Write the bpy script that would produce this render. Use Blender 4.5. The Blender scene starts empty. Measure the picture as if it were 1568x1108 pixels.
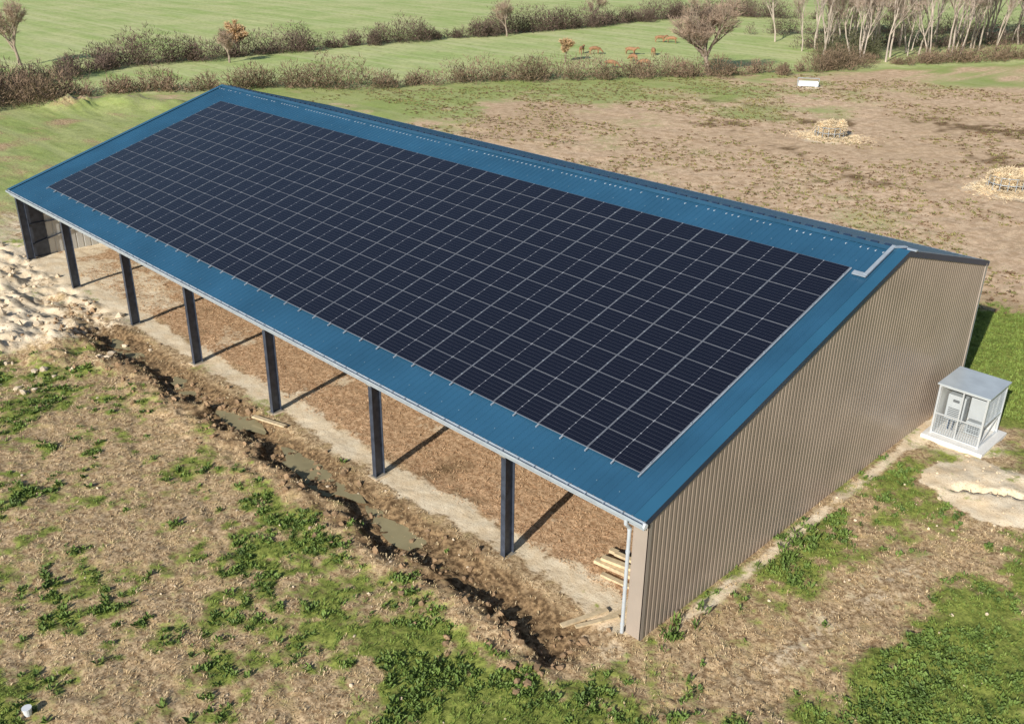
import bpy, math, random
import numpy as np
from mathutils import Vector, Matrix
random.seed(7); rng=np.random.default_rng(11)
sc=bpy.context.scene
col=sc.collection
# ------------------------------------------------------------------ helpers
def new_obj(name,me=None,parent=None):
    o=bpy.data.objects.new(name,me); col.objects.link(o)
    if parent: o.parent=parent
    return o
def mesh_np(name,V,F,mat=None,parent=None,smooth=False,attrs=None):
    V=np.asarray(V,np.float32);F=np.asarray(F,np.int32);k=F.shape[1]
    me=bpy.data.meshes.new(name)
    me.vertices.add(len(V));me.vertices.foreach_set("co",V.ravel())
    me.loops.add(F.size);me.loops.foreach_set("vertex_index",F.ravel())
    me.polygons.add(len(F));me.polygons.foreach_set("loop_start",np.arange(0,F.size,k,dtype=np.int32))
    me.polygons.foreach_set("use_smooth",np.full(len(F),smooth))
    me.update(calc_edges=True)
    if attrs:
        for an,av in attrs.items():
            a=me.attributes.new(an,'FLOAT_COLOR','POINT');a.data.foreach_set("color",np.asarray(av,np.float32).ravel())
    if mat: me.materials.append(mat)
    return new_obj(name,me,parent)
class B:
    """accumulates quads/polys for one mesh"""
    def __init__(s): s.v=[];s.f=[]
    def add(s,vs,fs):
        n=len(s.v);s.v+= [tuple(v) for v in vs];s.f+=[tuple(i+n for i in f) for f in fs]
    def box(s,x0,x1,y0,y1,z0,z1):
        s.add([(x0,y0,z0),(x1,y0,z0),(x1,y1,z0),(x0,y1,z0),(x0,y0,z1),(x1,y0,z1),(x1,y1,z1),(x0,y1,z1)],
              [(3,2,1,0),(4,5,6,7),(0,1,5,4),(1,2,6,5),(2,3,7,6),(3,0,4,7)])
    def beam(s,p0,p1,w,h,up=(0,0,1)):
        p0=Vector(p0);p1=Vector(p1);d=(p1-p0).normalized();sd=d.cross(Vector(up))
        if sd.length<1e-4: sd=d.cross(Vector((1,0,0)))
        sd.normalize();u=sd.cross(d)
        c=[]
        for p in (p0,p1):
            for a,b in ((-1,-1),(1,-1),(1,1),(-1,1)): c.append(p+sd*(a*w/2)+u*(b*h/2))
        s.add(c,[(3,2,1,0),(4,5,6,7),(0,1,5,4),(1,2,6,5),(2,3,7,6),(3,0,4,7)])
    def tube(s,p0,p1,r0,r1,n=10,cap=True):
        p0=Vector(p0);p1=Vector(p1);d=(p1-p0).normalized();sd=d.cross(Vector((0,0,1)))
        if sd.length<1e-3: sd=d.cross(Vector((1,0,0)))
        sd.normalize();u=sd.cross(d);c=[]
        for p,r in((p0,r0),(p1,r1)):
            for i in range(n):
                a=2*math.pi*i/n;c.append(p+sd*(math.cos(a)*r)+u*(math.sin(a)*r))
        f=[(i,(i+1)%n,n+(i+1)%n,n+i) for i in range(n)]
        if cap: f+=[tuple(range(n-1,-1,-1)),tuple(range(n,2*n))]
        s.add(c,f)
    def obj(s,name,mat,parent=None,smooth=False,bevel=0):
        me=bpy.data.meshes.new(name);me.from_pydata(s.v,[],s.f);me.update()
        if smooth: me.polygons.foreach_set("use_smooth",[True]*len(me.polygons))
        me.materials.append(mat);o=new_obj(name,me,parent)
        if bevel:
            m=o.modifiers.new("b",'BEVEL');m.width=bevel;m.segments=2;m.limit_method='ANGLE'
        return o
def h2(ix,iy,s):
    v=np.sin(ix*127.1+iy*311.7+s*74.7)*43758.5453
    return v-np.floor(v)
def vn(x,y,s=0):
    ix=np.floor(x);iy=np.floor(y);fx=x-ix;fy=y-iy
    fx=fx*fx*(3-2*fx);fy=fy*fy*(3-2*fy)
    a=h2(ix,iy,s);b=h2(ix+1,iy,s);c=h2(ix,iy+1,s);d=h2(ix+1,iy+1,s)
    return (a*(1-fx)+b*fx)*(1-fy)+(c*(1-fx)+d*fx)*fy
def fbm(x,y,s=0,o=4):
    t=0;a=.5;n=0
    for i in range(o):
        t=t+a*vn(x*.8+y*.6,-x*.6+y*.8,s+i);n+=a;a*=.5;x=x*2.03;y=y*2.03
    return t/n
def sm(a,b,x):
    t=np.clip((x-a)/(b-a),0,1);return t*t*(3-2*t)
# ------------------------------------------------------------------ materials
def mat(name,base=(.5,.5,.5),rough=.6,metal=0,var=.0,scale=2.,bump=0,bscale=20,spec=.5,col2=None):
    m=bpy.data.materials.new(name);m.use_nodes=True;nt=m.node_tree;bs=nt.nodes['Principled BSDF']
    bs.inputs['Roughness'].default_value=rough;bs.inputs['Metallic'].default_value=metal
    bs.inputs['Specular IOR Level'].default_value=spec
    tc=nt.nodes.new('ShaderNodeTexCoord')
    nz=nt.nodes.new('ShaderNodeTexNoise');nz.inputs['Scale'].default_value=scale;nz.inputs['Detail'].default_value=4
    nt.links.new(tc.outputs['Object'],nz.inputs['Vector'])
    mx=nt.nodes.new('ShaderNodeMix');mx.data_type='RGBA'
    c2=col2 if col2 else tuple(c*(1-var) for c in base)
    c1=base if col2 else tuple(min(1,c*(1+var)) for c in base)
    mx.inputs['A'].default_value=(*c1,1);mx.inputs['B'].default_value=(*c2,1)
    rp=nt.nodes.new('ShaderNodeMapRange');rp.inputs['From Min'].default_value=.3;rp.inputs['From Max'].default_value=.7
    nt.links.new(nz.outputs['Fac'],rp.inputs['Value']);nt.links.new(rp.outputs['Result'],mx.inputs['Factor'])
    nt.links.new(mx.outputs['Result'],bs.inputs['Base Color'])
    if bump:
        n2=nt.nodes.new('ShaderNodeTexNoise');n2.inputs['Scale'].default_value=bscale;n2.inputs['Detail'].default_value=3
        nt.links.new(tc.outputs['Object'],n2.inputs['Vector'])
        bp=nt.nodes.new('ShaderNodeBump');bp.inputs['Strength'].default_value=bump;bp.inputs['Distance'].default_value=.02
        nt.links.new(n2.outputs['Fac'],bp.inputs['Height']);nt.links.new(bp.outputs['Normal'],bs.inputs['Normal'])
    return m
M_blue=mat('blue_steel_roof',(.028,.105,.19),.38,0,.14,.35)
M_navy=mat('navy_trim',(.012,.035,.085),.4,0,.1,1)
M_galv=mat('galvanised_steel',(.46,.52,.58),.4,.3,.12,3)
M_pipe=mat('pvc_pipe',(.50,.54,.58),.4,0,.05,3)
M_wall=mat('taupe_cladding',(.33,.265,.215),.32,0,.09,.5)
M_trim=mat('corner_trim',(.38,.32,.27),.5,0,.05,1)
M_int=mat('galvanised_cladding',(.62,.62,.60),.5,.1,.1,1)
M_post=mat('painted_steel_post',(.07,.085,.12),.42,.3,.3,3)
M_conc=mat('concrete',(.66,.62,.56),.85,0,.12,3,.3,30)
M_wood=mat('sawn_wood',(.66,.52,.33),.7,0,.2,6)
M_white=mat('white_enamel',(.78,.80,.82),.35,0,.05,2)
M_dull=mat('fixing_washer',(.20,.30,.38),.5,0,.1,2)
# ------------------------------------------------------------------ terrain
MOUNDS=[(-57,-2.5,1.6,.5),(-54,-5,1.8,.6),(-51.5,-3,1.3,.45),(-49.5,-6.5,1.7,.5),(-47,-4.2,1.3,.4),(-45,-7,1.6,.5),(-43.5,-4.6,1.2,.4),(-41,-6.4,1.4,.5),(-39,-4.6,1.1,.35),(-36.6,-5.6,1.1,.35),(-42.5,-9.0,1.2,.35),(-48,-9.5,1.5,.35),(-60,-6,2.2,.6),(-63,-2,2,.5),(-34,-4.3,.9,.25),(-110,26,3,1.1),(-106,31,3.2,1.2),(-102,35,2.6,.8)]
def ditch(x,y):
    w=(fbm(x*.35,x*0+3.3,5,3)-.5)*2.0
    e=sm(-42,-38,x)*(1-sm(-2.2,-.6,x))
    yy=y-w*.9-(fbm(x*1.1,y*1.1,6,3)-.5)*1.6
    near=sm(-2.95,-2.30,yy);far=1-sm(-1.7,-.3,y)
    dep=.14+.44*fbm(x*.45,x*0,9,2)
    berm=np.exp(-((yy+3.5)/.8)**2)*.15*e*(.2+1.4*fbm(x*.5,x*0+1,14,2))
    return near*far*e, near*far*e*dep, berm
def H(x,y):
    n1=fbm(x*.5,y*.5,1,3)-.5;n2=fbm(x*2.6,y*2.6,2,3)-.5
    z=n1*.22+n2*.12
    inside=(sm(-55.5,-54.6,x)*(1-sm(0.0,.6,x)))*(sm(-.7,-.2,y)*(1-sm(26.4,27,y)))
    z=z*(1-inside*.55)
    dm,dd,be=ditch(x,y)
    rough=sm(.1,.8,dm)*.8+np.exp(-((y+3.2)/1.4)**2)*sm(-42,-38,x)*(1-sm(-1,0,x))
    z=z-dd+be+rough*(fbm(x*2.2,y*2.2,8,4)-.5)*.34
    for mx,my,mr,mh in MOUNDS:
        d2=((x-mx)/(mr*1.3))**2+((y-my)/mr)**2
        z=z+np.exp(-d2*1.3)*mh*(.2+1.7*fbm(x*1.6,y*1.6,mx,4))
    rl=sm(-33,-38,x)*sm(-11,-8,y)*(1-sm(-.8,.3,y))*sm(-70,-60,x)
    z=z+rl*(fbm(x*1.1,y*1.1,41,4)-.45)*.8
    d=np.sqrt(((x-4.9)/2.6)**2+((y-18.6)/2.3)**2)
    z=z+(1-sm(.55,1.15,d+(fbm(x,y,61,3)-.5)*.6))*(.14+.25*(fbm(x*.9,y*.9,62,4)-.5))
    crack=np.abs((y-18.3)-.30*(x-4.9)-1.3*(fbm(x*.9,y*.9,31,3)-.5))
    z=z-(1-sm(.04,.26,crack))*(1-sm(.55,.9,d))*.6
    cx=4.1+.12*(y-4)+.5*np.sin(y*.25)
    fr=sm(-6,-3,y)*(1-sm(11,15,y))
    for o_ in(-.85,.85): z=z-fr*np.exp(-((x-cx-o_)/.24)**2)*(.07+.035*np.sin(y*18+np.abs(x-cx-o_)*9))
    # faint old wheel marks in the rough ground in front
    q=x*.35+y*.94
    z=z-(1-sm(-6,-4,y))*(1-sm(0,4,x))*(.035*(np.exp(-((q+12.2+.5*np.sin(x*.2))/.22)**2)+np.exp(-((q+14.1+.5*np.sin(x*.2))/.22)**2)))
    return z
def masks(x,y):
    n0=fbm(x*.22,y*.22,21,4);n1=fbm(x*.8,y*.8,22,4);n2=fbm(x*2.5,y*2.5,23,3)
    n3=fbm(x*.06,y*.06,24,4)
    g=.40+0*x
    g=g+.14*np.exp(-((y+5.2)/2.2)**2)*sm(-34,-12,x)+.10*sm(-22,-34,x)
    g=g+.40*np.exp(-((y-(-5.0+.28*np.clip(x,-9,6)))/2.3)**2)*sm(-11,-3,x)*(1-sm(4.0,6.0,x))
    g=g+.40*np.exp(-(((x+11)/2.8)**2+((y+16.8)/1.8)**2))
    g=g-.08*np.exp(-(((x+9)/6)**2+((y+11)/3.0)**2))
    right=sm(0,.6,x)*sm(-3,1,y)
    g=g+right*( .46*sm(5.6,7.6,x-.12*(y-6)) + .25*np.exp(-(((x-1.6)/1.0)**2+((y-8.8)/3)**2)) + .12*sm(9,13,y)-.04 )
    g=g+.75*sm(24.5,28,y)*(1-sm(38,42,y))*sm(-12,-4,x)
    g=g+(n0-.5)*.8+(n1-.5)*1.1+(n2-.5)*.9
    backy=sm(40,46,y)
    pasture=np.maximum(backy, sm(27,30,y)*(1-sm(-14,-6,x)))
    edge=sm(0,1,(-100*(x+100)+55*(y-45))/114./40.+1.)
    gp=.16+.40*sm(-35,-92,x)+.18*edge+(n3-.5)*1.2+(n0-.5)*.9+(n1-.5)*.7
    left=sm(-57,-66,x)
    gl=.66+(n0-.5)*1.0+(n1-.5)*.6
    g=g*(1-left)+gl*left
    g=g*(1-pasture)+gp*pasture
    val=(-100*(x+113)+55*(y-33))/114.
    beyond=sm(-1.5,2.5,val)
    g=g*(1-beyond)+(.98+(n3-.5)*.5+(n0-.5)*.35)*beyond
    brown=np.clip(pasture*(1-beyond)*(.7+.9*(n3-.3)),0,1)
    fieldg=np.maximum(beyond,.55*np.maximum(pasture,left))
    front=sm(-60,-57,x)*(1-sm(-.8,.2,x))
    s=front*np.exp(-((y-.75-(n0-.5)*1.0)/.75)**2)*1.05*(.55+.9*n1)
    s=s+.55*sm(-36,-41,x)*sm(-9.5,-6,y)*(1-sm(3,8,y))*sm(-75,-62,x)
    for mx,my,mr,mh in MOUNDS: s=s+.38*np.exp(-(((x-mx)/(mr*1.2))**2+((y-my)/mr)**2))
    d=np.sqrt(((x-4.9)/2.6)**2+((y-18.6)/2.3)**2)
    s=s+1.1*(1-sm(.85,1.25,d+(n1-.5)*.9))
    s=s+.70*np.exp(-((x-.5)/.36)**2)*sm(0,3,y)*(1-sm(25,27,y))
    s=s+.75*np.exp(-(((x-2)/2.2)**2+((y-22)/2.6)**2))
    for cx,cy,cr in((-36.7,81.0,3.9),(-14.2,72.3,3.9),(-56.3,110.9,2.2)):
        s=s+.95*np.exp(-(((x-cx)/cr)**2+((y-cy)/cr)**2)**1.5)
    s=s+.5*np.exp(-(((x+1)/1.5)**2+((y+1)/1.2)**2))
    s=s+.6*np.exp(-(((x+50)/5)**2+((y-152)/5)**2))
    trk=right*np.exp(-((x-4.1-.12*(y-4))/1.3)**2)*(1-sm(11,15,y))
    s=s+.34*trk
    ins0=(sm(-55.2,-54.6,x)*(1-sm(-.2,.1,x)))*sm(.5,1.5,y)*(1-sm(26.2,26.6,y))
    s=s+ins0*.40*sm(.55,.7,n0)*sm(.4,.6,n1+.05)
    s=s+(n1-.5)*.7+(n2-.5)*.5*(s>0.02)
    inside=(sm(-55.2,-54.6,x)*(1-sm(-.2,.1,x)))*(sm(.7,1.6,y+(n1-.5)*1.6)*(1-sm(26.2,26.6,y)))
    dm,dd,be=ditch(x,y)
    mud=dm*.85+.60*np.exp(-((y+2.9+(n0-.5)*2)/.9)**2)*sm(-42,-38,x)*(1-sm(-1.5,0,x))
    mud=mud+.9*np.exp(-((y+.9)/.7)**2)*front*(.1+n1)
    mud=mud+ins0*.75*sm(.48,.66,1-n0)*n1
    mud=mud+(n2-.5)*.6*(mud>.05)
    mud=mud+.45*sm(-36,-41,x)*sm(-10,-7,y)*(1-sm(-1,1,y))*sm(-70,-62,x)*sm(.5,.6,n1)
    pmud=0
    for cx,cy,cr in((-60,92,9),(-42,88,7),(-9,70,6),(-30,98,8),(-36,72,5),(-22,66,7),(-20,100,7),(-17,84,6),(-50,78,6)):
        pmud=pmud+np.exp(-(((x-cx)/cr)**2+((y-cy)/(cr*.6))**2))
    mud=mud+pasture*(1-beyond)*np.clip(pmud*1.0*(n1+.2)+(n0-.56)*1.3+(n1-.55)*.8,0,1)*.85
    g=g*(1-.85*np.clip(inside,0,1))-np.clip(mud,0,1)*.5-np.clip(s,0,1)*.35-trk*.22
    s=s*(1-beyond*(1-sm(-62,-56,x)))
    c=lambda a:np.clip(a,0,1)
    return c(g),c(s),c(mud),c(brown),c(inside),c(fieldg)
def axis(parts):
    out=[]
    for a,b,s in parts:
        n=max(1,int(round((b-a)/s)));out+=list(a+(b-a)*np.arange(n)/n)
    out.append(parts[-1][1]);return np.array(out)
X=axis([(-1500,-300,60),(-300,-160,7),(-160,-62,1.0),(-62,-32,.22),(-32,13,.11),(13,40,1.5),(40,300,20),(300,900,100)])
Y=axis([(-500,-60,40),(-60,-19,1.5),(-19,4,.11),(4,28,.22),(28,60,.7),(60,130,1.0),(130,320,6),(320,1500,60)])
gx,gy=np.meshgrid(X,Y,indexing='ij');gx=gx.ravel();gy=gy.ravel()
gz=H(gx,gy)
nx,ny=len(X),len(Y)
idx=np.arange(nx*ny).reshape(nx,ny)
F=np.stack([idx[:-1,:-1],idx[1:,:-1],idx[1:,1:],idx[:-1,1:]],-1).reshape(-1,4)
mg,ms,mm,mb,mi,mf=masks(gx,gy)
one=np.ones_like(mg)
m=bpy.data.materials.new('ground_soil_grass');m.use_nodes=True;nt=m.node_tree;N=nt.nodes;L=nt.links
bs=N['Principled BSDF'];bs.inputs['Roughness'].default_value=.95;bs.inputs['Specular IOR Level'].default_value=.15
tc=N.new('ShaderNodeTexCoord')
def noise(scale,detail=4,rough=.6,vec=None):
    n=N.new('ShaderNodeTexNoise');n.inputs['Scale'].default_value=scale;n.inputs['Detail'].default_value=detail;n.inputs['Roughness'].default_value=rough
    L.new(vec if vec is not None else tc.outputs['Object'],n.inputs['Vector']);return n.outputs['Fac']
def mrange(v,a,b):
    r=N.new('ShaderNodeMapRange');r.interpolation_type='SMOOTHSTEP';r.inputs['From Min'].default_value=a;r.inputs['From Max'].default_value=b
    L.new(v,r.inputs['Value']);return r.outputs['Result']
def mixc(f,a,b):
    x=N.new('ShaderNodeMix');x.data_type='RGBA'
    if isinstance(f,(int,float)): x.inputs['Factor'].default_value=f
    else: L.new(f,x.inputs['Factor'])
    for nm,v in(('A',a),('B',b)):
        if isinstance(v,tuple): x.inputs[nm].default_value=(*v,1)
        else: L.new(v,x.inputs[nm])
    return x.outputs['Result']
def mth(op,a,b,c=None):
    x=N.new('ShaderNodeMath');x.operation=op
    for i,v in enumerate((a,b,c)):
        if v is None: continue
        if isinstance(v,(int,float)): x.inputs[i].default_value=v
        else: L.new(v,x.inputs[i])
    return x.outputs[0]
def attr(n):
    a=N.new('ShaderNodeAttribute');a.attribute_name=n
    s=N.new('ShaderNodeSeparateColor');L.new(a.outputs['Color'],s.inputs[0]);return s.outputs
mp=N.new('ShaderNodeMapping');mp.inputs['Rotation'].default_value=(0,0,math.radians(-62));mp.inputs['Scale'].default_value=(.02,.5,1)
L.new(tc.outputs['Object'],mp.inputs['Vector'])
A1=attr('mask');A2=attr('mask2')
nA=noise(1.1,5,.65);nB=noise(4.5,5,.7);nC=noise(14,3,.7);nD=noise(.09,4,.6);nS=noise(1.,3,.6,mp.outputs[0])
soil=mixc(mrange(nB,.35,.65),(.28,.18,.095),(.74,.55,.335))
soil=mixc(mrange(nA,.5,.7),soil,(.55,.41,.21))
soil=mixc(mrange(nC,.50,.70),soil,(.12,.075,.035))
pas=mixc(mrange(nA,.35,.65),(.55,.375,.235),(.84,.62,.42))
pas=mixc(mrange(nB,.52,.68),pas,(.30,.21,.11))
soil=mixc(A2[0],soil,pas)
ins=mixc(mrange(nB,.35,.65),(.40,.235,.125),(.82,.56,.345))
ins=mixc(mrange(nC,.50,.70),ins,(.16,.085,.04))
soil=mixc(A2[1],soil,ins)
mudc=mixc(mrange(nB,.35,.7),(.09,.055,.028),(.42,.28,.15))
soil=mixc(mrange(mth('ADD',A1[2],mth('MULTIPLY_ADD',nB,.6,-.3)),.25,.75),soil,mudc)
sandc=mixc(mrange(nA,.3,.7),(.93,.80,.60),(.80,.63,.42))
sandc=mixc(mrange(nC,.52,.75),sandc,(.46,.32,.19))
soil=mixc(mrange(mth('ADD',A1[1],mth('MULTIPLY_ADD',nB,.8,-.4)),.3,.65),soil,sandc)
gr=mixc(mrange(nB,.3,.7),(.12,.15,.03),(.38,.42,.10))
gr=mixc(mrange(nC,.5,.75),gr,(.05,.07,.015))
fg=mixc(mrange(nD,.35,.65),(.40,.51,.17),(.57,.60,.27))
fg=mixc(mth('MULTIPLY',mrange(nA,.45,.7),.65),fg,(.26,.29,.10))
fg=mixc(mth('MULTIPLY',mrange(nS,.4,.7),.55),fg,(.66,.65,.36))
gr=mixc(A2[2],gr,fg)
fin=mixc(mrange(mth('ADD',A1[0],mth('MULTIPLY_ADD',nB,.9,-.45)),.30,.70),soil,gr)
L.new(fin,bs.inputs['Base Color'])
bp=N.new('ShaderNodeBump');bp.inputs['Strength'].default_value=.7;bp.inputs['Distance'].default_value=.045
L.new(mth('ADD',nB,mth('MULTIPLY',nC,.4)),bp.inputs['Height']);L.new(bp.outputs['Normal'],bs.inputs['Normal'])
mesh_np('ground',np.stack([gx,gy,gz],1),F,m,smooth=True,attrs={'mask':np.stack([mg,ms,mm,one],1),'mask2':np.stack([mb,mi,mf,one],1)})
# ------------------------------------------------------------------ tufts
def tufts(name,px,py,nb,h,w,spread,mt,hz=None):
    n=len(px);pz=H(px,py)
    px=np.repeat(px,nb);py=np.repeat(py,nb);pz=np.repeat(pz,nb)
    sc_=np.repeat(rng.uniform(.5,1.4,n),nb)
    K=len(px);a=rng.uniform(0,2*np.pi,K)
    bx=px+rng.normal(0,spread*.35,K);by=py+rng.normal(0,spread*.35,K)
    ln=rng.uniform(.2,1,K)*spread*sc_;hh=h*rng.uniform(.35,1,K)*sc_
    ww=w*rng.uniform(.6,1.3,K)*sc_
    sx=-np.sin(a)*ww/2;sy=np.cos(a)*ww/2
    mxx=bx+np.cos(a)*ln*.5;myy=by+np.sin(a)*ln*.5;mz=pz+hh*.75
    tx=bx+np.cos(a)*ln;ty=by+np.sin(a)*ln;tz=pz+hh
    V=np.stack([np.stack([bx,by,pz-.02],1),np.stack([mxx+sx,myy+sy,mz],1),np.stack([tx,ty,tz],1),np.stack([mxx-sx,myy-sy,mz],1)],1).reshape(-1,3)
    Fq=np.arange(K*4).reshape(-1,4)
    return mesh_np(name,V,Fq,mt)
def leafmat(name,c1,c2,scale=1.2): return mat(name,c1,.6,0,0,scale,col2=c2,spec=.25)
M_weed=leafmat('weed_leaves',(.20,.29,.065),(.075,.125,.03))
M_grass=leafmat('grass_blades',(.28,.37,.08),(.13,.19,.04))
M_straw=leafmat('dry_straw',(.78,.62,.39),(.46,.33,.17))
def sample(n,x0,x1,y0,y1,thr,hi,which=0):
    x=rng.uniform(x0,x1,n);y=rng.uniform(y0,y1,n)
    mk=masks(x,y)
    g=mk[0];
    p=sm(thr,hi,g) if which==0 else (1-sm(.3,.7,g))*(1-mk[1])*(1-mk[2]*.7)
    out=~((x<.1)&(x>-55)&(y>-.3)&(y<27))
    out&=~((x>.3)&(x<3.4)&(y>20.6)&(y<24.4))
    k=(rng.random(n)<p)&out
    return x[k],y[k]
x,y=sample(64000,-34,12,-19,18,.42,.9);tufts('grass',x,y,6,.12,.028,.11,M_grass)
x,y=sample(52000,-46,12,-19,18,.30,.9)
k=fbm(x*.7,y*.7,77,3)+.35*(fbm(x*3,y*3,78,2)-.5)>.49;x=x[k];y=y[k];tufts('weeds',x,y,9,.16,.085,.16,M_weed)
x,y=sample(16000,-9,12,26,42,.4,.8);tufts('grass',x,y,6,.14,.035,.13,M_grass)
x,y=sample(48000,-40,12,-19,16,0,1,1);tufts('dry_grass',x,y,5,.09,.024,.14,M_straw)
x=rng.uniform(-50,-.5,10000);y=rng.uniform(1.2,9,10000);tufts('straw_litter',x,y,4,.06,.028,.16,leafmat('straw_litter',(.76,.54,.33),(.38,.22,.12)))
x=np.concatenate([rng.normal(1.1,.3,20),rng.normal(.8,.3,12)]);y=np.concatenate([rng.normal(8.3,.9,20),rng.normal(1.2,.8,12)])
tufts('wall_weeds',x,y,12,.34,.08,.26,M_weed)
# coarse pasture clumps behind the barn
x=rng.uniform(-95,0,26000);y=rng.uniform(40,128,26000)
k=((-100*(x+113)+55*(y-33))/114.<-2)&(fbm(x*.15,y*.15,91,3)+.3*(fbm(x*1.1,y*1.1,92,2)-.5)>.47);x=x[k];y=y[k]
n2_=len(x)//2
tufts('pasture_clumps',x[:n2_],y[:n2_],5,.16,.12,.26,leafmat('trampled_grass',(.34,.30,.12),(.20,.19,.07),.3))
tufts('pasture_dung',x[n2_:],y[n2_:],5,.10,.13,.24,leafmat('trampled_mud',(.26,.16,.09),(.14,.09,.05),.3))
def rocks(name,x,y,smin,smax,mt):
    n=len(x);z=H(x,y)
    ico=np.array([(0,0,1),(.89,0,.45),(.28,.85,.45),(-.72,.53,.45),(-.72,-.53,.45),(.28,-.85,.45),(.72,.53,-.45),(-.28,.85,-.45),(-.89,0,-.45),(-.28,-.85,-.45),(.72,-.53,-.45),(0,0,-1)])
    fi=np.array([(0,1,2),(0,2,3),(0,3,4),(0,4,5),(0,5,1),(1,6,2),(2,7,3),(3,8,4),(4,9,5),(5,10,1),(6,7,2),(7,8,3),(8,9,4),(9,10,5),(10,6,1),(11,7,6),(11,8,7),(11,9,8),(11,10,9),(11,6,10)])
    s=smin+(smax-smin)*rng.random(n)**4
    V=ico[None]*rng.uniform(.6,1.25,(n,12,1))*(s[:,None,None]*rng.uniform(.6,1.2,(n,1,3)))
    V[:,:,0]+=x[:,None];V[:,:,1]+=y[:,None];V[:,:,2]+=(z+s*.15)[:,None]
    Fr=(fi[None]+12*np.arange(n)[:,None,None]).reshape(-1,3)
    mesh_np(name,V.reshape(-1,3),Fr,mt)
M_clod=mat('earth_clod',(.32,.21,.12),.95,0,.4,3)
M_stone=mat('pale_stone',(.66,.54,.39),.9,0,.25,3)
x=rng.uniform(-44,-1,2200);y=-2.4+rng.normal(0,1.2,2200);k=(y<-.2)&(fbm(x*.8,y*.8,55,3)>.47);rocks('earth_clods',x[k],y[k],.03,.20,M_clod)
x=rng.uniform(-63,-33,800);y=rng.uniform(-10,0,800);k=fbm(x*.6,y*.6,56,3)>.48;rocks('earth_clods',x[k],y[k],.04,.32,M_stone)
x=rng.uniform(-32,10,700);y=rng.uniform(-18,16,700);k=~((x<.3)&(y>-.3));rocks('stones',x[k],y[k],.02,.09,M_stone)
x=rng.normal(4.9,2,90);y=rng.normal(18.5,1.7,90);rocks('stones',x,y,.03,.14,M_stone)
M_pud=mat('muddy_water',(.36,.31,.18),.06,0,.12,1.2)
for cx,cy,rx,ry in((-16.9,-1.45,2.8,1.0),(-11.2,-1.5,2.0,.85),(-24.0,-1.4,2.0,.8),(-35.8,-1.6,1.8,.7),(-29,-1.5,1.4,.6)):
    b=B();n=28
    sx=cx+np.linspace(-rx,rx,25)[:,None]+0*np.linspace(-ry,ry,9)[None];sy=cy+0*sx+np.linspace(-ry,ry,9)[None]
    zz=float(np.percentile(H(sx.ravel(),sy.ravel()),48))
    b.add([(cx+rx*math.cos(i*2*math.pi/n)*(1+.2*math.sin(3*i*.45+cx)),cy+ry*math.sin(i*2*math.pi/n)*(1+.15*math.sin(i*.9)),zz) for i in range(n)],[tuple(range(n))])
    b.obj('puddle',M_pud)
# ------------------------------------------------------------------ barn
LX=-54.93;EY=-.3;EZ=5.0;RY=16.667;RZ=10.196;BY=26.6;BZ=7.42;WY=26.3
fs=(RZ-EZ)/(RY-EY);bsl=(BZ-RZ)/(BY-RY)
def roofz(y): return EZ+(y-EY)*fs if y<RY else RZ+(y-RY)*bsl
barn=new_obj('open_sided_barn')
nf=Vector((0,-fs,1)).normalized()
nb_=Vector((0,-bsl,1)).normalized()
def ribbed_roof(name,y0,y1,nv,mt,pitch=.333,hgt=.042):
    pts=[];x=LX+.1
    while x<-.12:
        pts+= [(x,0),(x+.035,hgt),(x+.085,hgt),(x+.12,0)];x+=pitch
    pts.append((-.05,0))
    V=[];Fc=[]
    for i,(px_,pz_) in enumerate(pts):
        for yy in (y0,y1): V.append((px_,yy+nv.y*pz_,roofz(yy)+nv.z*pz_))
    for i in range(len(pts)-1): Fc.append((2*i,2*i+2,2*i+3,2*i+1))
    b=B();b.add(V,Fc);return b.obj(name,mt,barn)
ribbed_roof('roof_front_slope',EY,RY,nf,M_blue)
ribbed_roof('roof_back_slope',RY+.001,BY,nb_,M_blue)
b=B()
for yy in (.25,15.2):
    for i in range(1,int(54.5/.333),3):
        x=LX+.1+i*.333+.06;z=roofz(yy)+.042;b.box(x-.014,x+.014,yy-.018,yy+.018,z,z+.02)
b.obj('roof_fixings',M_dull,barn)
b=B()
for i in range(1,int(54.5/.333)):
    if random.random()<.15: continue
    yy=16.15;x=LX+.1+i*.333+.06;z=roofz(yy)+.042;b.box(x-.02,x+.02,yy-.06,yy+.06,z,z+.03)
b.obj('snow_guards',mat('guard_grey',(.55,.62,.68),.5,0,.25,.5),barn)
b=B()
for nv,ya,yb in((nf,RY-.28,RY),(nb_,RY,RY+.28)):
    o_=.055
    b.add([(LX,ya,roofz(ya)+o_),(0.05,ya,roofz(ya)+o_),(0.05,yb,roofz(yb)+o_),(LX,yb,roofz(yb)+o_)],[(0,1,2,3)])
b.obj('ridge_cap',mat('ridge_cap_blue',(.035,.115,.195),.4,0,.15,.6),barn)
b=B()
for x in np.arange(LX+.4,-.4,.62): b.box(x,x+.34,RY+.30,RY+.46,roofz(RY+.38)+.02,roofz(RY+.38)+.11)
b.obj('ridge_vents',M_navy,barn)
b=B()
for xa,xb,xo in((-.42,.07,.07),(LX-.07,LX+.30,LX-.07)):
    for ya,yb in((EY-.03,RY),(RY,BY+.02)):
        za,zb=roofz(ya)+.062,roofz(yb)+.062
        b.add([(xa,ya,za),(xb,ya,za),(xb,yb,zb),(xa,yb,zb)],[(0,1,2,3)])
b.obj('verge_flashing',mat('flashing_blue',(.030,.12,.21),.36,0,.08,.5),barn)
b=B()
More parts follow.
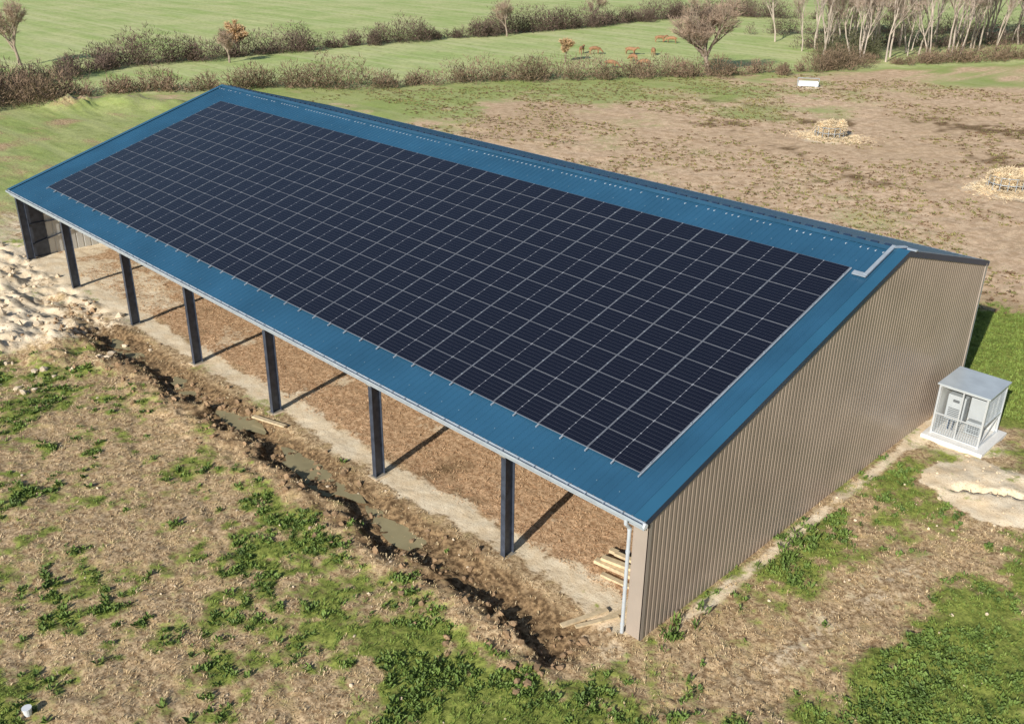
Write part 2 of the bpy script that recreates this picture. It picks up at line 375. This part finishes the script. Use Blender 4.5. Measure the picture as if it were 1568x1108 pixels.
for xo in(.072,LX-.072):
    for ya,yb in((EY-.03,RY),(RY,BY+.02)):
        za,zb=roofz(ya)+.062,roofz(yb)+.062
        b.add([(xo,ya,za),(xo,yb,zb),(xo,yb,zb-.26),(xo,ya,za-.26)],[(0,1,2,3)])
b.obj('verge_fascia',M_navy,barn)
b=B()
prof=[(EY-.005,EZ+.0),(EY-.01,EZ-.15),(EY-.13,EZ-.17),(EY-.17,EZ-.12),(EY-.17,EZ-.01),(EY-.15,EZ-.01),(EY-.15,EZ-.11),(EY-.03,EZ-.13)]
V=[];Fc=[]
for py_,pz_ in prof: V+=[(LX-.05,py_,pz_),(.06,py_,pz_)]
for i in range(len(prof)-1): Fc.append((2*i,2*i+1,2*i+3,2*i+2))
Fc+= [tuple(2*i for i in range(5)),tuple(2*i+1 for i in range(5))[::-1]]
b.add(V,Fc);b.obj('gutter',M_galv,barn)
b=B();b.box(LX,0,-.28,-.24,EZ-.36,EZ-.02);b.obj('eave_fascia',M_galv,barn)
b=B()
for x in np.arange(LX+.5,-.2,.8): b.box(x-.015,x+.015,EY-.185,EY-.01,EZ-.005,EZ+.012)
b.obj('gutter_brackets',M_galv,barn)
b=B();dx=-.66
b.tube((dx,EY-.1,EZ-.16),(dx,EY-.1,EZ-.34),.07,.065,14);b.tube((dx,EY-.1,EZ-.34),(dx,-.17,EZ-.62),.065,.065,14);b.tube((dx,-.17,EZ-.62),(dx,-.17,.02),.065,.065,14)
for z in(.35,1.9,3.4,4.3): b.tube((dx,-.17,z),(dx,-.17,z+.09),.08,.08,14)
b.obj('downpipe',M_pipe,barn,smooth=False)
b=B();b.tube((0.12,EY-.06,EZ-.1),(.02,EY-.06,EZ-.1),.1,.1,12);b.obj('gutter_end',M_white,barn)
def gable(name,x0,sgn,ys,ye,mt,pitch=.25,dep=.035,drop=.06):
    pts=[];y=ys
    while y<ye-pitch:
        pts+=[(y,0),(y+.03,dep),(y+pitch-.085,dep),(y+pitch-.055,0)];y+=pitch
    pts.append((ye,0))
    V=[];Fc=[]
    for y,d in pts:
        V+=[(x0+sgn*d,y,-.12),(x0+sgn*d,y,roofz(y)-drop)]
    for i in range(len(pts)-1):
        q=(2*i,2*i+2,2*i+3,2*i+1);Fc.append(q if sgn>0 else q[::-1])
    b=B();b.add(V,Fc);b.obj(name,mt,barn)
gable('gable_wall_cladding',-.0,1,.02,WY,M_wall)
gable('far_gable_cladding',LX+.04,-1,.02,WY,M_wall)
gable('far_gable_inner_sheet',LX+.09,1,1.6,WY,M_int,pitch=.5,dep=.05)
b=B();b.box(-.58,.045,-.06,.0,-.1,EZ-.16);b.box(.0,.05,-.06,.10,-.1,EZ-.16);b.obj('corner_trim',M_trim,barn)
b=B();b.box(-.02,.075,WY-.02,WY+.10,-.1,roofz(WY)-.1);b.obj('rear_corner_trim',M_trim,barn)
b=B();b.tube((.0,WY+.22,0),(.0,WY+.22,BZ-.15),.06,.06,12);b.box(LX,.05,BY,BY+.16,BZ-.14,BZ-.0);b.obj('rear_gutter',M_galv,barn)
b=B();b.box(LX+.1,-.05,WY,WY+.04,-.1,BZ);b.obj('rear_wall',M_wall,barn)
xs=[-.28,-6.63,-14.70,-22.99,-30.83,-38.33,-46.83,-54.45]
def ibeam(b,p0,p1,fw,dp,ft=.022,wt=.016,dirv=(0,1,0)):
    p0=Vector(p0);p1=Vector(p1);d=Vector(dirv)
    ax=(p1-p0).normalized();perp=(d-ax*d.dot(ax)).normalized()
    for sg in(-1,1):
        o=perp*(sg*(dp/2-ft/2));b.beam(p0+o,p1+o,fw,ft,up=perp)
    b.beam(p0,p1,wt,dp-2*ft-.002,up=perp)
b=B();c=B();t=B()
for i,x in enumerate(xs):
    ibeam(b,(x,.12 if i else .28,.0),(x,.12 if i else .28,EZ-.32),.24,.50)
    ibeam(b,(x,WY-.45,.0),(x,WY-.45,roofz(WY)-.6),.22,.40)
    ibeam(b,(x,.15,EZ-.36),(x,RY-.2,RZ-.40),.18,.42,dirv=(0,0,1))
    ibeam(b,(x,RY-.2,RZ-.40),(x,WY-.2,roofz(WY)-.38),.18,.42,dirv=(0,0,1))
    if i:
        c.box(x-.32,x+.32,-.28,.55,-.25,.012);t.box(x-.14,x+.14,-.20,-.135,EZ-.48,EZ-.30);t.box(x-.2,x+.2,-.2,.45,.012,.032)
b.obj('portal_frames',M_post,barn);c.obj('footings',mat('dusty_concrete',(.66,.53,.37),.9,0,.2,3),barn);t.obj('fixing_plates',mat('dusty_plate',(.30,.27,.22),.6,.1,.2,3),barn)
b=B()
for yy in list(np.arange(.5,16.5,1.6))+list(np.arange(17.4,26,1.6)):
    z=roofz(yy)-.13;b.box(LX+.15,-.06,yy-.035,yy+.035,z-.1,z+.08)
b.obj('purlins',M_galv,barn)
b=B();b.box(LX+.12,LX+.17,.5,1.58,0.0,4.2)
b.beam((LX+.25,.3,.9),(LX+.25,5.5,2.1),.08,.08);b.beam((LX+.25,.3,2.4),(LX+.25,6,2.5),.08,.08)
b.obj('far_end_bracing',M_post,barn)
def onroof(x,y,o=.0): return Vector((x,y,roofz(y)))+nf*o
b=B()
b.beam(onroof(-1.15,14.35,.12),onroof(-.55,14.35,.12),.22,.07,up=nf)
b.beam(onroof(-.62,14.35,.13),onroof(-.62,16.9-.25,.13),.16,.07,up=nf)
b.beam((-.62,16.5,RZ+.10),(-.35,17.2,RZ+.02),.16,.06)
b.box(-.55,.15,RY+.4,RY+.55,roofz(RY+.5)+.08,roofz(RY+.5)+.14)
b.obj('cable_tray',M_galv,barn)
# ------------------------------------------------------------------ solar panels
arr=new_obj('solar_panel_array')
m=bpy.data.materials.new('solar_cells');m.use_nodes=True;nt=m.node_tree;N=nt.nodes;L=nt.links
bs=N['Principled BSDF'];bs.inputs['Roughness'].default_value=.2;bs.inputs['IOR'].default_value=1.5
uv=N.new('ShaderNodeUVMap');uv.uv_map='UVMap'
sp=N.new('ShaderNodeSeparateXYZ');L.new(uv.outputs['UV'],sp.inputs[0])
U,Vv=sp.outputs[0],sp.outputs[1]
PW,PH=2.39,1.1637
def line(coord,period,width,offset=0):
    a=mth('ADD',coord,offset);a=mth('DIVIDE',a,period);a=mth('FRACT',a,0)
    a=mth('SUBTRACT',a,.5);a=mth('ABSOLUTE',a,0);return mth('GREATER_THAN',a,.5-width/period/2)
cw=(PW-.06)/2/11.;chh=(PH-.05)/6.
l1=line(U,cw,.006,-.03);l2=line(Vv,chh,.010,-.025)
bus=line(Vv,chh/3,.004,-.025)
cells=mixc(l1,(.007,.0085,.018),(.026,.030,.044))
cells=mixc(mth('MULTIPLY',bus,.25),cells,(.05,.055,.075))
cells=mixc(l2,cells,(.07,.075,.095))
mid=mth('LESS_THAN',mth('ABSOLUTE',mth('SUBTRACT',U,PW/2),0),.012)
cells=mixc(mid,cells,(.17,.18,.21))
dot=mth('MULTIPLY',mth('LESS_THAN',mth('ABSOLUTE',mth('SUBTRACT',U,PW/2),0),.026),line(Vv,chh*2,.045,-.025))
cells=mixc(dot,cells,(.36,.38,.42))
L.new(cells,bs.inputs['Base Color'])
M_cell=m
M_frame=mat('panel_frame',(.34,.36,.40),.45,.5,.08,3)
Vp=[];Fp=[];UVs=[]
b=B()
x0=-51.56;sy0=1.22;Ls=math.sqrt(1+fs*fs)
ncol=21;nrow=12
for i in range(ncol):
    for j in range(nrow):
        xa=x0+i*PW+.010;xb=x0+(i+1)*PW-.010
        s0=sy0+(j*PH+.007)/Ls; s1=sy0+((j+1)*PH-.007)/Ls
        o=.145+random.uniform(-.0015,.0015);tl=random.uniform(-.004,.004);tl2=random.uniform(-.004,.004)
        P=[onroof(xa,s0,o+tl),onroof(xb,s0,o+tl2),onroof(xb,s1,o-tl),onroof(xa,s1,o-tl2)]
        n0=len(Vp);Vp+=P;Fp.append((n0,n0+1,n0+2,n0+3));UVs+=[(0,0),(PW,0),(PW,PH),(0,PH)]
        lip=[onroof(xa,s0,o+tl+.003),onroof(xb,s0,o+tl2+.003),onroof(xb,s1,o-tl+.003),onroof(xa,s1,o-tl2+.003)]
        fwx=.022;fwy=.008
        inn=[onroof(xa+fwx,s0+fwy,o+tl+.003),onroof(xb-fwx,s0+fwy,o+tl2+.003),onroof(xb-fwx,s1-fwy,o-tl+.003),onroof(xa+fwx,s1-fwy,o-tl2+.003)]
        low=[p-nf*.04 for p in lip]
        b.add(lip+inn+low,[(0,1,5,4),(1,2,6,5),(2,3,7,6),(3,0,4,7),(8,9,1,0),(9,10,2,1),(10,11,3,2),(11,8,0,3)])
me=bpy.data.meshes.new('panel_glass');me.from_pydata([tuple(v) for v in Vp],[],Fp);me.update()
ul=me.uv_layers.new(name='UVMap');ul.data.foreach_set('uv',np.array(UVs,np.float32).ravel())
me.materials.append(M_cell);new_obj('panel_glass',me,arr)
b.obj('panel_frames',M_frame,arr)
r_=B();cl=B()
for i in range(ncol+1):
    for j in range(1,nrow*2+1,2):
        x=x0+i*PW;s=sy0+j*PH/2/Ls
        p=onroof(x,s,.152);cl.box(p.x-.02,p.x+.02,p.y-.03,p.y+.03,p.z-.004,p.z+.012)
for i in range(ncol*2+1):
    x=x0+i*PW/2
    p0=onroof(x,sy0-.14,.08);p1=onroof(x,sy0+nrow*PH/Ls+.05,.08)
    r_.beam(p0,p1,.045,.05,up=nf)
r_.obj('mounting_rails',M_galv,arr);cl.obj('panel_clamps',M_galv,arr)
# ------------------------------------------------------------------ inverter enclosure
enc=new_obj('inverter_enclosure')
b=B();b.box(.5,3.4,21.1,24.2,-.15,.16);b.obj('concrete_slab',mat('pale_concrete',(.80,.78,.74),.85,0,.06,3),enc,bevel=.02)
ex0,ex1,ey0,ey1=.8,3.0,21.55,23.85;eh=2.75
M_ef=mat('enclosure_frame',(.62,.65,.68),.35,.3,.06,2)
b=B()
for x in(ex0,ex1):
    for y in(ey0,ey1): b.box(x-.045,x+.045,y-.045,y+.045,.16,eh)
for z in(.22,1.25,eh-.06):
    b.box(ex0+.046,ex1-.046,ey0-.03,ey0+.03,z-.03,z+.03);b.box(ex0+.046,ex1-.046,ey1-.03,ey1+.03,z-.03,z+.03)
    b.box(ex0-.03,ex0+.03,ey0+.046,ey1-.046,z-.03,z+.03);b.box(ex1-.03,ex1+.03,ey0+.046,ey1-.046,z-.03,z+.03)
xm=(ex0+ex1)/2
b.box(xm-.03,xm+.03,ey0-.033,ey0+.027,.255,eh-.1)
b.beam((ex1,ey0+.1,.3),(ex1,ey1-.1,1.2),.035,.035)
b.obj('frame',M_ef,enc)
b=B()
for x in np.arange(ex0+.12,ex1-.06,.11):
    if abs(x-xm)<.05: continue
    b.box(x-.006,x+.006,ey0-.008,ey0+.008,.26,1.215)
for z in np.arange(.36,1.2,.13): b.box(ex0+.05,xm-.035,ey0-.016,ey0-.009,z,z+.012);b.box(xm+.035,ex1-.05,ey0-.016,ey0-.009,z,z+.012)
for y in np.arange(ey0+.12,ey1-.06,.11): b.box(ex1-.008,ex1+.008,y-.006,y+.006,1.29,eh-.1)
b.obj('mesh_grille',M_galv,enc)
b=B();b.add([(ex0-.12,ey0-.12,eh+.0),(ex1+.12,ey0-.12,eh+.0),(ex1+.12,ey1+.12,eh+.04),(ex0-.12,ey1+.12,eh+.04),(ex0-.12,ey0-.12,eh+.07),(ex1+.12,ey0-.12,eh+.07),(ex1+.12,ey1+.12,eh+.11),(ex0-.12,ey1+.12,eh+.11)],[(3,2,1,0),(4,5,6,7),(0,1,5,4),(1,2,6,5),(2,3,7,6),(3,0,4,7)])
b.obj('flat_roof',mat('enclosure_roof',(.56,.62,.66),.3,.2,.1,1.5),enc)
b=B();b.box(.98,1.83,22.3,22.85,.75,2.05);b.box(2.0,2.75,22.4,22.85,1.1,2.2);b.box(2.0,2.75,22.4,22.85,.3,.95)
b.obj('inverter_cabinets',mat('cabinet_grey',(.42,.45,.47),.4,0,.06,2),enc,bevel=.03)
b=B()
for k in range(6): b.box(1.1,1.7,22.285,22.297,.9+.09*k,.94+.09*k);b.box(2.1,2.65,22.385,22.397,.4+.08*k,.435+.08*k)
b.box(1.25,1.55,22.28,22.297,1.72,1.85);b.obj('cabinet_vents',mat('vent_dark',(.12,.13,.14),.6),enc)
b=B();b.box(ex0+.05,ex1-.05,ey1-.10,ey1-.05,.2,2.6);b.box(ex0+.035,ex0+.05,ey0+.1,ey1-.12,.26,2.6);b.obj('sheet_panels',M_int,enc)
b=B()
for k in range(3): b.tube((1.2+.2*k,22.5,.16),(1.2+.2*k,22.5,.74),.03,.03,8)
b.obj('conduits',M_navy,enc)
# ------------------------------------------------------------------ planks
def planks(name,lst):
    b=B()
    for p0,p1,w,h in lst: b.beam(p0,p1,w,h)
    b.obj(name,M_wood,bevel=0)
planks('wood_plank_stack',[((-3.9,2.2,.12),(-1.0,2.6,.12),.25,.14),((-3.8,2.6,.12),(-1.0,3.0,.13),.22,.14),((-3.7,2.35,.28),(-1.1,2.9,.28),.24,.12),((-3.9,3.1,.14),(-1.2,3.5,.14),.22,.14),((-3.5,2.9,.30),(-1.2,3.2,.30),.2,.12),((-3.2,1.75,.1),(-1.3,2.0,.1),.2,.08)])
planks('loose_planks',[((-2.3,-1.5,.10),(-1.7,.3,.12),.2,.07),((-1.9,-1.2,.12),(-1.2,.3,.14),.16,.06),((-1.5,-.4,.12),(-1.2,1.0,.12),.18,.06)])
planks('timber_plank',[((-23.3,-1.0,.02),(-21.2,-.5,.1),.22,.08)])
bx,by=-11.1,-16.3;bz=float(H(np.array([bx]),np.array([by]))[0]);b=B()
b.tube((bx,by,bz),(bx,by,bz+.26),.11,.14,16);b.tube((bx,by,bz+.26),(bx,by,bz+.28),.15,.15,16);b.obj('white_bucket',M_white)
# ------------------------------------------------------------------ vegetation far
def twigs(P0,D,Ln,W):
    n=len(P0);r=rng.normal(size=(n,3));S=np.cross(D,r);S/=np.linalg.norm(S,axis=1)[:,None]+1e-9
    S*=W[:,None]/2;T=P0+D*Ln[:,None]
    return np.stack([P0-S,P0+S,T+S*.3,T-S*.3],1).reshape(-1,3)
def hedge(name,path,hh,wd,mt,dens=260,gap=.0,step=1.1,tw=(.04,.13)):
    Vs=[]
    for (x0_,y0_),(x1_,y1_) in zip(path[:-1],path[1:]):
        Ld=math.hypot(x1_-x0_,y1_-y0_);n=int(Ld/step)
        for i in range(n):
            if rng.random()<gap: continue
            t=(i+rng.random())/n;cx=x0_+(x1_-x0_)*t+rng.normal(0,wd*.35);cy=y0_+(y1_-y0_)*t+rng.normal(0,wd*.35)
            big=.45+1.0*float(vn(np.array([cx*.12]),np.array([cy*.12]),4)[0])
            s=rng.uniform(.45,1.2)*big;h_=hh*s;k=int(dens*s)
            th=rng.uniform(0,2*np.pi,k);ph=np.arccos(rng.uniform(0,1,k));rr=rng.random(k)**.45
            D=np.stack([np.sin(ph)*np.cos(th),np.sin(ph)*np.sin(th),np.cos(ph)],1)
            P=np.stack([cx+D[:,0]*rr*wd*.75*s,cy+D[:,1]*rr*wd*.75*s,D[:,2]*rr*h_*.9+.02],1)
            D2=D*.6+rng.normal(0,.5,(k,3));D2[:,2]=np.abs(D2[:,2])+.2;D2/=np.linalg.norm(D2,axis=1)[:,None]
            Vs.append(twigs(P,D2,rng.uniform(.3,.75,k),rng.uniform(*tw,k)))
    V=np.concatenate(Vs);return mesh_np(name,V,np.arange(len(V)).reshape(-1,4),mt)
M_h1=mat('hedge_twigs',(.20,.135,.11),.9,0,0,.2,col2=(.085,.062,.042))
M_h2=mat('bramble_twigs',(.30,.20,.14),.9,0,0,.25,col2=(.12,.095,.05))
hedge('hedgerow',[(-112,12),(-126,20),(-138,45),(-135,92),(-130,138),(-130,186),(-112,200)],4.8,3.3,M_h1,420,0,.95)
hedge('hedgerow',[(-124,8),(-121,20),(-114,38),(-106,52),(-97,63),(-92,76),(-82,92),(-73,106),(-65,122),(-60,134)],3.4,2.9,M_h2,300,.06,.95)
hedge('hedgerow',[(-124,8),(-119,16),(-114,26)],4.0,4.0,M_h2,290,.05,.8)
hedge('hedgerow',[(-112,200),(-90,215),(-110,250),(-170,280),(-230,330)],4,3,M_h1,200,.1,2)
def tree(P,R,p,d,Ln,r,depth,maxd,spread,up,nch=(2,4),twl=.7,twn=10,trunk=1.):
    segs=3 if depth<2 else 2
    pts=[p];L0=Ln*(trunk if depth==0 else 1)
    for s in range(segs):
        d=(d+Vector((random.gauss(0,.11),random.gauss(0,.11),random.gauss(0,.08)+up*.12))).normalized()
        q=pts[-1]+d*(L0/segs);ra=r*(1-.4*s/segs);rb=r*(1-.4*(s+1)/segs)
        R.append((pts[-1],q,ra,rb));pts.append(q)
    if depth>=maxd:
        for k in range(twn):
            q=pts[random.randint(1,segs)]
            dd=(d+Vector((random.gauss(0,.7),random.gauss(0,.7),random.gauss(.1,.5)))).normalized()
            P.append((q,dd,random.uniform(.4,1)*twl))
        return
    for k in range(random.randint(*nch)):
        t=random.choice(pts[1:] if depth else pts[2:])
        a=random.uniform(0,2*math.pi);s_=spread*random.uniform(.6,1.2)
        dd=(d+Vector((math.cos(a)*s_,math.sin(a)*s_,random.uniform(-.2,.3)+up*.3))).normalized()
        tree(P,R,t,dd,Ln*random.uniform(.6,.84),r*.55,depth+1,maxd,spread,up,nch,twl,twn)
    tree(P,R,pts[-1],d,Ln*.8,r*.6,depth+1,maxd,spread,up,nch,twl,twn)
def tree_mesh(R,n=5):
    P0=np.array([r[0] for r in R]);P1=np.array([r[1] for r in R]);ra=np.array([r[2] for r in R]);rb=np.array([r[3] for r in R])
    D=P1-P0;D/=np.linalg.norm(D,axis=1)[:,None]+1e-9
    ref=np.where(np.abs(D[:,2:3])>.9,np.array([[1.,0,0]]),np.array([[0,0,1.]]))
    S=np.cross(D,ref);S/=np.linalg.norm(S,axis=1)[:,None];U_=np.cross(S,D)
    a=np.arange(n)*2*np.pi/n
    ring=lambda P,r:P[:,None]+ (S[:,None]*np.cos(a)[None,:,None]+U_[:,None]*np.sin(a)[None,:,None])*r[:,None,None]
    V=np.concatenate([ring(P0,ra),ring(P1,rb)],1)
    i=np.arange(n);f=np.stack([i,(i+1)%n,n+(i+1)%n,n+i],1)
    Fa=(f[None]+2*n*np.arange(len(R))[:,None,None]).reshape(-1,4)
    return V.reshape(-1,3),Fa
def make_tree(name,base,Ln,r,maxd,spread,up,mtb,mtt,twl=.7,twn=10,tww=.035,nch=(2,3),trunk=1.):
    R=[];P=[]
    tree(P,R,Vector(base),Vector((0,0,1)),Ln,r,0,maxd,spread,up,nch,twl,twn,trunk)
    par=new_obj(name)
    V,Fa=tree_mesh(R);mesh_np('trunk_and_limbs',V,Fa,mtb,par,smooth=True)
    P0=np.array([p[0] for p in P]);D=np.array([p[1] for p in P]);Lw=np.array([p[2] for p in P])
    V=twigs(P0,D,Lw,np.full(len(P0),tww));mesh_np('twigs',V,np.arange(len(V)).reshape(-1,4),mtt,par)
    return par
M_bark=mat('oak_bark',(.34,.27,.21),.9,0,.25,1)
M_twig=mat('oak_twigs',(.42,.31,.23),.9,0,.25,.6)
M_or=mat('autumn_leaves',(.60,.42,.24),.8,0,.3,.8)
random.seed(33)
make_tree('oak_tree',(-72.3,109,0),3.8,.5,5,.85,.26,M_bark,M_twig,1.0,9,.045,(3,3),.65)
make_tree('autumn_tree',(-137.9,66,0),1.6,.2,4,.7,.3,M_bark,M_or,.7,26,.16,(3,3))
make_tree('bare_tree',(-149,34,0),2.9,.3,4,.7,.3,M_bark,M_twig,.9,14,.05,(3,3))
make_tree('bare_tree',(-128,120,0),2.2,.2,4,.6,.5,M_bark,M_twig,.9,12,.04,(2,3))
make_tree('bare_tree',(-131,60,0),1.5,.2,4,.7,.5,M_bark,M_twig,.9,12,.04,(2,3))
make_tree('bare_tree',(-131,150,0),2.2,.2,4,.6,.5,M_bark,M_twig,.9,12,.04,(2,3))
make_tree('autumn_shrub',(-96.4,102.4,0),1.1,.12,4,.9,.3,M_bark,M_or,.55,18,.10,(3,3))
make_tree('bare_tree',(-84,176,0),3.4,.28,4,.6,.6,M_bark,M_twig,.9,12,.05,(2,3))
R=[];P=[]
for k in range(110):
    t=random.random();dp=random.random()**1.2*38
    bx=-66+t*36-dp*.75;by=136+t*50+dp*.62
    tree(P,R,Vector((bx,by,0)),Vector((random.gauss(0,.05),random.gauss(0,.05),1)).normalized(),random.uniform(3.4,4.8),random.uniform(.13,.25),0,4,.46,.5,(2,2),1.2,8,1.5)
gp_=new_obj('bare_tree_grove')
V,Fa=tree_mesh(R,4);mesh_np('trunks',V,Fa,mat('pale_bark',(.50,.42,.35),.85,0,.25,.7),gp_,smooth=True)
P0=np.array([p[0] for p in P]);D=np.array([p[1] for p in P]);Lw=np.array([p[2] for p in P])
V=twigs(P0,D,Lw,np.full(len(P0),.06));mesh_np('twigs',V,np.arange(len(V)).reshape(-1,4),mat('pale_twigs',(.42,.32,.26),.9,0,.25,.4),gp_)
hedge('undergrowth',[(-68,132),(-60,142),(-52,156),(-44,174),(-32,194)],2.6,3.2,M_h2,280,.12,1.0)
hedge('undergrowth',[(-80,152),(-66,172),(-54,194)],4.5,4,M_h1,280,.05,1.1)
hedge('undergrowth',[(-98,165),(-82,185),(-64,208)],6.0,4,M_h1,260,.05,1.2)
hedge('evergreen_bush',[(-70,141),(-67,145),(-63,148)],5.6,3.6,mat('evergreen',(.12,.12,.06),.9,0,.3,.6),700,0,.9)
# ------------------------------------------------------------------ cows
M_cow=mat('cow_hide',(.34,.18,.095),.8,0,.2,2)
def cow_mesh(grazing):
    me=bpy.data.meshes.new('cow_src')
    hz=(.55 if grazing else 1.45)
    v=[(0,0,1.12),(.45,0,1.10),(.85,0,1.15),(-.45,0,1.10),(-.85,0,1.18),
       (1.15,0,1.2 if not grazing else 1.0),(1.45,0,hz),(1.72,0,hz-.14),(1.9,0,hz-.28)]
    e=[(0,1),(1,2),(0,3),(3,4),(2,5),(5,6),(6,7),(7,8)]
    rad=[.38,.37,.33,.37,.27,.20,.15,.13,.08]
    def leg(x,y,root,hind):
        n=len(v)
        if hind: pts=[(x+.1,y,.75),(x-.14,y,.45),(x-.06,y,.12),(x-.02,y,.02)]
        else: pts=[(x,y,.75),(x+.03,y,.42),(x,y,.12),(x+.03,y,.02)]
        rs=[.14,.075,.055,.06]
        v.extend(pts);rad.extend(rs);e.append((root,n))
        for i in range(3): e.append((n+i,n+i+1))
    leg(.75,.17,2,False);leg(.75,-.17,2,False);leg(-.8,.18,4,True);leg(-.8,-.18,4,True)
    n=len(v);v.extend([(-1.1,0,1.15),(-1.18,0,.8),(-1.17,0,.5)]);rad.extend([.05,.03,.045]);e.extend([(4,n),(n,n+1),(n+1,n+2)])
    n=len(v);v.extend([(1.42,.24,hz+.05),(1.42,-.24,hz+.05)]);rad.extend([.04,.04]);e.extend([(6,n),(6,n+1)])
    me.from_pydata(v,e,[]);o=bpy.data.objects.new('cow_src',me);col.objects.link(o)
    sk=o.modifiers.new('s','SKIN');
    for i,r in enumerate(rad): me.skin_vertices[0].data[i].radius=(r,r)
    me.skin_vertices[0].data[0].use_root=True
    sb=o.modifiers.new('u','SUBSURF');sb.levels=1;sb.render_levels=1
    dg=bpy.context.evaluated_depsgraph_get();m2=bpy.data.meshes.new_from_object(o.evaluated_get(dg))
    m2.materials.clear();m2.materials.append(M_cow)
    bpy.data.objects.remove(o);return m2
cm=[cow_mesh(True),cow_mesh(False)]
for (x,y,a,g) in((-86.7,102.6,.6,0),(-89.0,111.3,2.9,0),(-102.6,136.5,.9,1),(-100.5,137.5,3.6,0),(-101.7,112.6,2.0,1),(-99.5,113.5,1.0,0),(-91.9,120.5,2.4,0),(-95,118,.3,1),(-84,108,3.3,0)):
    o=new_obj('cow',cm[g]);o.location=(x,y,float(H(np.array([x]),np.array([y]))[0])+.02);o.rotation_euler=(0,0,a);o.scale=(.9,.9,.9)
# ------------------------------------------------------------------ hay feeders and trough
M_hay=mat('hay',(.74,.60,.40),.9,0,.3,1.5)
def feeder(x,y,sz):
    e=new_obj('hay_feeder');e.location=(x,y,0);e.scale=(sz,sz,sz)
    b=B();n=16
    for k in range(n):
        a=2*math.pi*k/n;b.tube((1.5*math.cos(a),1.5*math.sin(a),0),(1.5*math.cos(a),1.5*math.sin(a),1.15),.03,.03,6)
        a2=2*math.pi*(k+1)/n
        for z in(.15,.6,1.15): b.tube((1.5*math.cos(a),1.5*math.sin(a),z),(1.5*math.cos(a2),1.5*math.sin(a2),z),.03,.03,6)
    b.obj('ring_rails',M_galv,e)
    k=16000;th=rng.uniform(0,2*np.pi,k);rr=1.45*np.sqrt(rng.random(k));lump=1.7*(1-(rr/1.9)**8)*(.65+.45*vn(np.cos(th)*rr*1.3+9,np.sin(th)*rr*1.3+9,3))
    Pn=np.stack([rr*np.cos(th),rr*np.sin(th),lump*rng.random(k)**.3+.0],1);D=rng.normal(size=(k,3));D[:,2]*=.5;D/=np.linalg.norm(D,axis=1)[:,None]
    V=twigs(Pn,D,rng.uniform(.15,.4,k),np.full(k,.06));mesh_np('hay',V,np.arange(len(V)).reshape(-1,4),M_hay,e)
    k=4500;th=rng.uniform(0,2*np.pi,k);rr=1.2+abs(rng.normal(0,1.0,k))*(1+.4*np.sin(th*2+x))
    Pn=np.stack([rr*np.cos(th),rr*np.sin(th),.03+.2*np.exp(-(rr-1.4)**2/.6)*rng.random(k)],1);D=rng.normal(size=(k,3));D[:,2]=abs(D[:,2])*.2;D/=np.linalg.norm(D,axis=1)[:,None]
    V=twigs(Pn,D,rng.uniform(.15,.35,k),np.full(k,.045));mesh_np('spilled_hay',V,np.arange(len(V)).reshape(-1,4),M_hay,e)
feeder(-36.7,81.0,1.1);feeder(-14.2,72.3,1.15)
tr=new_obj('water_trough');tr.location=(-56.3,110.9,0);tr.rotation_euler=(0,0,.6)
b=B();b.box(-1.4,1.4,-.5,.5,.12,.2);b.box(-1.4,1.4,-.5,-.44,.2,.75);b.box(-1.4,1.4,.44,.5,.2,.75);b.box(-1.4,-1.34,-.44,.44,.2,.75);b.box(1.34,1.4,-.44,.44,.2,.75)
for x in(-1.1,1.1): b.box(x-.08,x+.08,-.4,.4,0,.12)
b.obj('basin',M_white,tr)
b=B();b.box(-1.33,1.33,-.43,.43,.6,.62);b.obj('water',M_pud,tr)
b=B()
for x in(-1.5,1.5): b.tube((x,0,0),(x,0,1.2),.04,.04,8)
b.tube((-1.5,0,1.2),(1.5,0,1.2),.04,.04,8);b.obj('guard_rail',M_galv,tr)
# ------------------------------------------------------------------ light
EL=math.radians(27);sd=Vector((.235,-1,0)).normalized()
sv=Vector((sd.x*math.cos(EL),sd.y*math.cos(EL),math.sin(EL)))
ld=bpy.data.lights.new('sun','SUN');ld.energy=5;ld.angle=math.radians(.5);ld.color=(1,.95,.86)
lo=new_obj('sun',ld);lo.rotation_euler=sv.to_track_quat('Z','Y').to_euler()
w=bpy.data.worlds.new('World');sc.world=w;w.use_nodes=True;nt=w.node_tree
sk=nt.nodes.new('ShaderNodeTexSky');sk.sky_type='NISHITA';sk.sun_disc=False
sk.sun_elevation=EL;sk.sun_rotation=math.atan2(sd.x,sd.y)
sk.air_density=1;sk.dust_density=.6;sk.ozone_density=1
bg=nt.nodes['Background'];bg.inputs['Strength'].default_value=.095;nt.links.new(sk.outputs[0],bg.inputs[0])
# ------------------------------------------------------------------ camera
yaw,pit,rol,Fc_=2.352,.43817,.013228,1472.3
f=Vector((math.cos(pit)*math.cos(yaw),math.cos(pit)*math.sin(yaw),-math.sin(pit)))
r=Vector((math.sin(yaw),-math.cos(yaw),0));u=r.cross(f)
r2=r*math.cos(rol)+u*math.sin(rol);u2=-r*math.sin(rol)+u*math.cos(rol)
cd=bpy.data.cameras.new('camera');cd.sensor_width=36;cd.sensor_fit='HORIZONTAL';cd.lens=Fc_/1568*36;cd.clip_end=5000;cd.clip_start=.5
co=new_obj('camera',cd)
co.matrix_world=Matrix((( r2.x,u2.x,-f.x,15.093),(r2.y,u2.y,-f.y,-21.654),(r2.z,u2.z,-f.z,22.69),(0,0,0,1)))
sc.camera=co
sc.view_settings.view_transform='Standard';sc.view_settings.look='None';sc.view_settings.exposure=0
